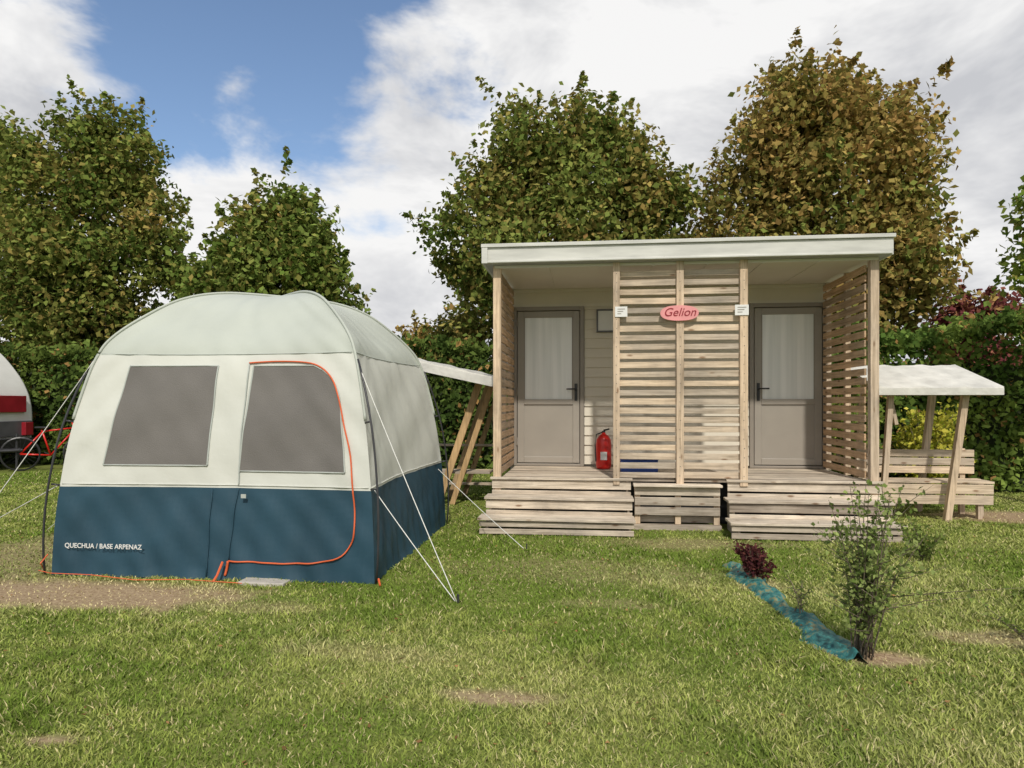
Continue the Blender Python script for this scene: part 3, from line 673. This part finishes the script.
for sx_,sy_ in((-1,-1),(1,-1),(1,1),(-1,1)):
    pts=[]
    for z_ in np.linspace(0,1.68,14):
        f_=Fz(z_); o_=.012+.045*math.sin(math.pi*z_/1.70)**.7+(.03*(1-z_/1.7) if sx_<0 else 0); pts.append((TX+sx_*(f_*HX+o_),TY+sy_*(f_*HY+o_*.4),z_+.01))
    mb.tube(pts,.0085,8)
    for z_ in(.7,1.2): 
        f_=Fz(z_); o_=.012+.045*math.sin(math.pi*z_/1.70)**.7; mb.tube([(TX+sx_*f_*HX,TY+sy_*f_*HY,z_),(TX+sx_*(f_*HX+o_),TY+sy_*(f_*HY+o_*.4),z_+.01)],.008,6)
mb.build('corner_poles',steel,tent,smooth=True)
text('QUECHUA / BASE ARPENAZ',(-3.76,TY-HY*Fz(.25)-.024,.235),.052,whitep,tent,rot=(math.radians(88),0,math.radians(-.5)),off=.0006)
mb=MB(); mb.box(-2.66,-2.62,TY-HY*Fz(.66)+.005,TY-HY*Fz(.66)+.012,.62,.65); mb.build('tag',seamF,tent)
def rope(p0,p1,ms):
    p0=Vector(p0);p1=Vector(p1); pts=[]
    for q in range(13): t=q/12; p_=p0.lerp(p1,t); p_.z-=.03*math.sin(math.pi*t)*(p0-p1).length*.25; pts.append(p_)
    ms.tube(pts,.0036,5)
mr=MB(); mp_=MB()
R=[((-1.80,5.13,1.69),(-.89,4.54,0)),((-1.62,5.0,.70),(-.90,4.55,0)),((-1.72,7.38,.68),(-.59,6.25,0)),
   ((-4.00,5.12,1.69),(-5.12,4.87,0)),((-4.20,5.0,.70),(-5.9,5.5,0)),((-4.00,7.3,1.69),(-5.7,6.6,0))]
for a_,b_ in R:
    rope(a_,b_,mr); d_=(Vector(a_)-Vector(b_)).normalized(); b_=Vector(b_)
    mp_.tube([b_+Vector((0,0,-.1))+d_*-.03,b_+Vector((0,0,.06))-Vector((d_.x,d_.y,0))*.02],.006,6)
mr.build('guy_ropes',ropeM,tent,smooth=True); mp_.build('pegs',steel,tent)
mb=MB(); mb.tube([(-4.32,4.93,.03),(-4.16,4.86,.03),(-3.8,4.83,.035),(-3.4,4.78,.02),(-3.0,4.80,.03),(-2.55,4.78,.02)],.0035,5); mb.tube([(-4.30,4.96,.03),(-4.26,4.88,.10),(-4.24,4.93,.16)],.005,5)
mb.tube([(-2.78,4.92,.14),(-2.79,4.86,.05),(-2.80,4.82,.01)],.009,6); mb.tube([(-1.55,4.9,.05),(-1.52,4.84,.02)],.008,6)
mb.build('ground_straps',orange,tent)
slab=simple('concrete',(.46,.43,.38),.9,.15,10,.3,40); mb=MB(); mb.box(-2.60,-2.24,4.80,4.98,-.01,.022,jit=.01); mb.build('paving_slab',slab,None,bevel=.006)

# ------------------------------------------------------------------ caravan at left
cv=empty('caravan',(-13,12.2,0)); prof2=[(-10.65,.50),(-10.62,1.0),(-10.66,1.4),(-10.80,1.75),(-11.05,2.1),(-11.4,2.45),(-11.9,2.72),(-12.6,2.84),(-15.2,2.82),(-15.7,2.6),(-15.8,2.2),(-15.85,.55)]
prof2=catmull(prof2[:9],5)[:-1]+prof2[8:]
mb=MB(); n=len(prof2); vs=[(x_,yy,z_) for yy in(11.3,13.2) for x_,z_ in prof2]; mb.add(vs,[tuple(range(n)),tuple(range(2*n-1,n-1,-1))]+[(j,j+n,(j+1)%n+n,(j+1)%n) for j in range(n)])
o=mb.build('body',whitep,cv,bevel=.06)
mb=MB(); mb.box(-15.7,-10.75,11.33,13.15,.32,.495); mb.box(-12.6,-11.5,11.285,11.297,1.35,1.95); mb.box(-10.625,-10.50,11.4,13.15,.40,.62); mb.build('chassis_and_window',black,cv,bevel=.01)
mb=MB(); mb.box(-10.62,-10.585,11.4,13.12,.66,.98); mb.build('lower_panel',darkg,cv,bevel=.01)
mb=MB(); mb.box(-15.6,-10.72,11.28,11.296,.98,1.12); mb.box(-10.64,-10.56,12.15,12.95,1.16,1.50); mb.box(-10.60,-10.49,12.85,13.05,.68,.95); mb.build('stripe_and_lamps',lampred,cv,bevel=.02)
mb=MB()
def wheel(mb,c,r,w_,ang=0,ri=.4):
    pr=[(r*ri,0),(r*.94,0),(r,w_*.25),(r,w_*.75),(r*.94,w_),(r*ri,w_)]; vs=[];fs=[];m_=28; ca,sa=math.cos(ang),math.sin(ang)
    for r_,o_ in pr:
        for j in range(m_):
            t=2*math.pi*j/m_; lx=r_*math.cos(t); ly=o_-w_/2; vs.append((c[0]+lx*ca-ly*sa,c[1]+lx*sa+ly*ca,c[2]+r_*math.sin(t)))
    for i_ in range(len(pr)):
        for j in range(m_): i2=(i_+1)%len(pr); fs.append((i_*m_+j,i_*m_+(j+1)%m_,i2*m_+(j+1)%m_,i2*m_+j))
    mb.add(vs,fs)
for yy in(11.42,13.05): wheel(mb,(-12.9,yy,.33),.33,.18)
mb.build('wheels',black,cv,smooth=False)
mb=MB(); mb.tube([(-10.6,12.2,.4),(-10.0,12.2,.42)],.04,8); mb.tube([(-10.1,12.2,.0),(-10.1,12.2,.75)],.025,8); mb.tube([(-10.6,11.6,.4),(-10.0,12.2,.42),(-10.6,12.8,.4)],.03,8); mb.build('drawbar',steel,cv)
cv.location.x-=1.15; cv.location.y+=.1
# bicycle parked beside the caravan
bx,by,ang=-10.75,12.6,math.radians(35); ca_,sa_=math.cos(ang),math.sin(ang)
bk=empty('bicycle',(bx,by,0)); B=lambda u,z,v=0:(bx+u*ca_-v*sa_,by+u*sa_+v*ca_,z)
mb=MB(); 
for u_ in(-.52,.52): wheel(mb,B(u_,.34),.34,.04,ang,.9)
mb.build('tyres',black,bk)
mb=MB()
for u_ in(-.52,.52):
    for q in range(10): t=math.pi*q/10; mb.tube([B(u_-.31*math.cos(t),.34-.31*math.sin(t)),B(u_+.31*math.cos(t),.34+.31*math.sin(t))],.002,3)
mb.tube([B(.40,.95,-.28),B(.36,.98,0),B(.40,.95,.28)],.013,6); mb.tube([B(-.14,.36,.1),B(.06,.24,.1)],.012,6); mb.build('spokes_and_bars',steel,bk)
mb=MB()
for a_,b_ in((B(-.52,.34),B(-.02,.30)),(B(-.02,.30),B(.36,.78)),(B(-.02,.30),B(-.17,.82)),(B(-.17,.78),B(.34,.84)),(B(-.17,.76),B(-.52,.34)),(B(.34,.98),B(.52,.34))): mb.tube([a_,b_],.017,8)
mb.build('frame',redp,bk,smooth=True)
mb=MB(); mb.box(bx-.17*ca_-.12,bx-.17*ca_+.12,by-.17*sa_-.06,by-.17*sa_+.06,.84,.88); mb.build('saddle',black,bk,bevel=.02)

# ------------------------------------------------------------------ camera, light, sky
cam=D.cameras.new('camera'); co=D.objects.new('camera',cam); link(co); co.location=(0,0,1.35); co.rotation_euler=(math.radians(90),0,math.radians(6.5))
cam.sensor_width=36; cam.lens=24.01; cam.shift_y=19/1024; cam.clip_end=6000; cam.clip_start=.05; scn.camera=co
EL,AZ=math.radians(44),math.radians(171)
d=Vector((math.sin(AZ)*math.cos(EL),math.cos(AZ)*math.cos(EL),math.sin(EL)))
sl=D.lights.new('sun','SUN'); sl.energy=3.0; sl.angle=math.radians(2.0); sl.color=(1,.94,.84); so=D.objects.new('sun',sl); link(so); so.rotation_euler=(-d).to_track_quat('-Z','Y').to_euler(); so.location=(0,-5,20)
w=D.worlds.new('World'); scn.world=w; w.use_nodes=True; nt=w.node_tree; nt.nodes.clear(); L=nt.links
out=nt.nodes.new('ShaderNodeOutputWorld'); sky=nt.nodes.new('ShaderNodeTexSky'); sky.sky_type='NISHITA'; sky.sun_disc=False; sky.sun_elevation=EL; sky.sun_rotation=AZ; sky.air_density=1.0; sky.dust_density=.8; sky.ozone_density=2.0
tc=nt.nodes.new('ShaderNodeTexCoord')
def M(op,a,b=None,c=None,cl=False):
    n=nt.nodes.new('ShaderNodeMath'); n.operation=op; n.use_clamp=cl
    for k,v in enumerate((a,b,c)):
        if v is None: continue
        if isinstance(v,(int,float)): n.inputs[k].default_value=v
        else: L.new(v,n.inputs[k])
    return n.outputs[0]
sp=nt.nodes.new('ShaderNodeSeparateXYZ'); L.new(tc.outputs['Generated'],sp.inputs[0])
mp=nt.nodes.new('ShaderNodeMapping'); mp.inputs['Scale'].default_value=(1,1,2.0); mp.inputs['Location'].default_value=(.35,0,.2); L.new(tc.outputs['Generated'],mp.inputs['Vector'])
def noise(scale,det,rough,dist=0,vec=None):
    n=nt.nodes.new('ShaderNodeTexNoise'); n.inputs['Scale'].default_value=scale; n.inputs['Detail'].default_value=det; n.inputs['Roughness'].default_value=rough; n.inputs['Distortion'].default_value=dist; L.new(vec or mp.outputs[0],n.inputs['Vector']); return n.outputs[0]
n1=noise(3.6,6,.60,.2); n2=noise(2.4,6,.62,.3)
def blob(dirv,rad,amp):
    v=Vector(dirv).normalized(); n=nt.nodes.new('ShaderNodeVectorMath'); n.operation='DISTANCE'; L.new(tc.outputs['Generated'],n.inputs[0]); n.inputs[1].default_value=v
    q=M('DIVIDE',n.outputs['Value'],rad); q=M('SUBTRACT',1,q,cl=True); return M('MULTIPLY',q,amp)
b=M('MULTIPLY_ADD',sp.outputs[0],1.9,.42)
b=M('MINIMUM',b,.45); b=M('MAXIMUM',b,-.13)
low=M('MULTIPLY',M('SUBTRACT',.37,sp.outputs[2]),2.2); low=M('MAXIMUM',low,-.03); low=M('MINIMUM',low,.4); b=M('ADD',b,low)
back_fill=M('MULTIPLY',M('MAXIMUM',M('MULTIPLY',sp.outputs[1],-1.0),0.0),.5); b=M('ADD',b,back_fill)  # extra cloud added behind the camera, out of view, to brighten the ambient light
b=M('ADD',b,blob((-.92,1,.52),.20,.48)); b=M('ADD',b,blob((-.54,1,.50),.09,.30)); b=M('ADD',b,blob((-.28,1,.42),.14,.18)); b=M('ADD',b,blob((-.66,1,.46),.14,-.15))
tot=M('ADD',n1,b)
mr_=nt.nodes.new('ShaderNodeMapRange'); mr_.interpolation_type='SMOOTHSTEP'; mr_.inputs['From Min'].default_value=.46; mr_.inputs['From Max'].default_value=.66; L.new(tot,mr_.inputs[0])
cr_=nt.nodes.new('ShaderNodeValToRGB'); e=cr_.color_ramp.elements; e[0].position=.40; e[0].color=(.58,.59,.62,1); e[1].position=.58; e[1].color=(.93,.925,.92,1); L.new(n2,cr_.inputs[0])
bg1=nt.nodes.new('ShaderNodeBackground'); bg1.inputs[1].default_value=.15; L.new(sky.outputs[0],bg1.inputs[0])
bg2=nt.nodes.new('ShaderNodeBackground'); bg2.inputs[1].default_value=1.0; L.new(cr_.outputs[0],bg2.inputs[0])
ms=nt.nodes.new('ShaderNodeMixShader'); L.new(mr_.outputs[0],ms.inputs[0]); L.new(bg1.outputs[0],ms.inputs[1]); L.new(bg2.outputs[0],ms.inputs[2]); L.new(ms.outputs[0],out.inputs[0])
scn.view_settings.view_transform='Standard'; scn.view_settings.look='None'; scn.view_settings.exposure=0
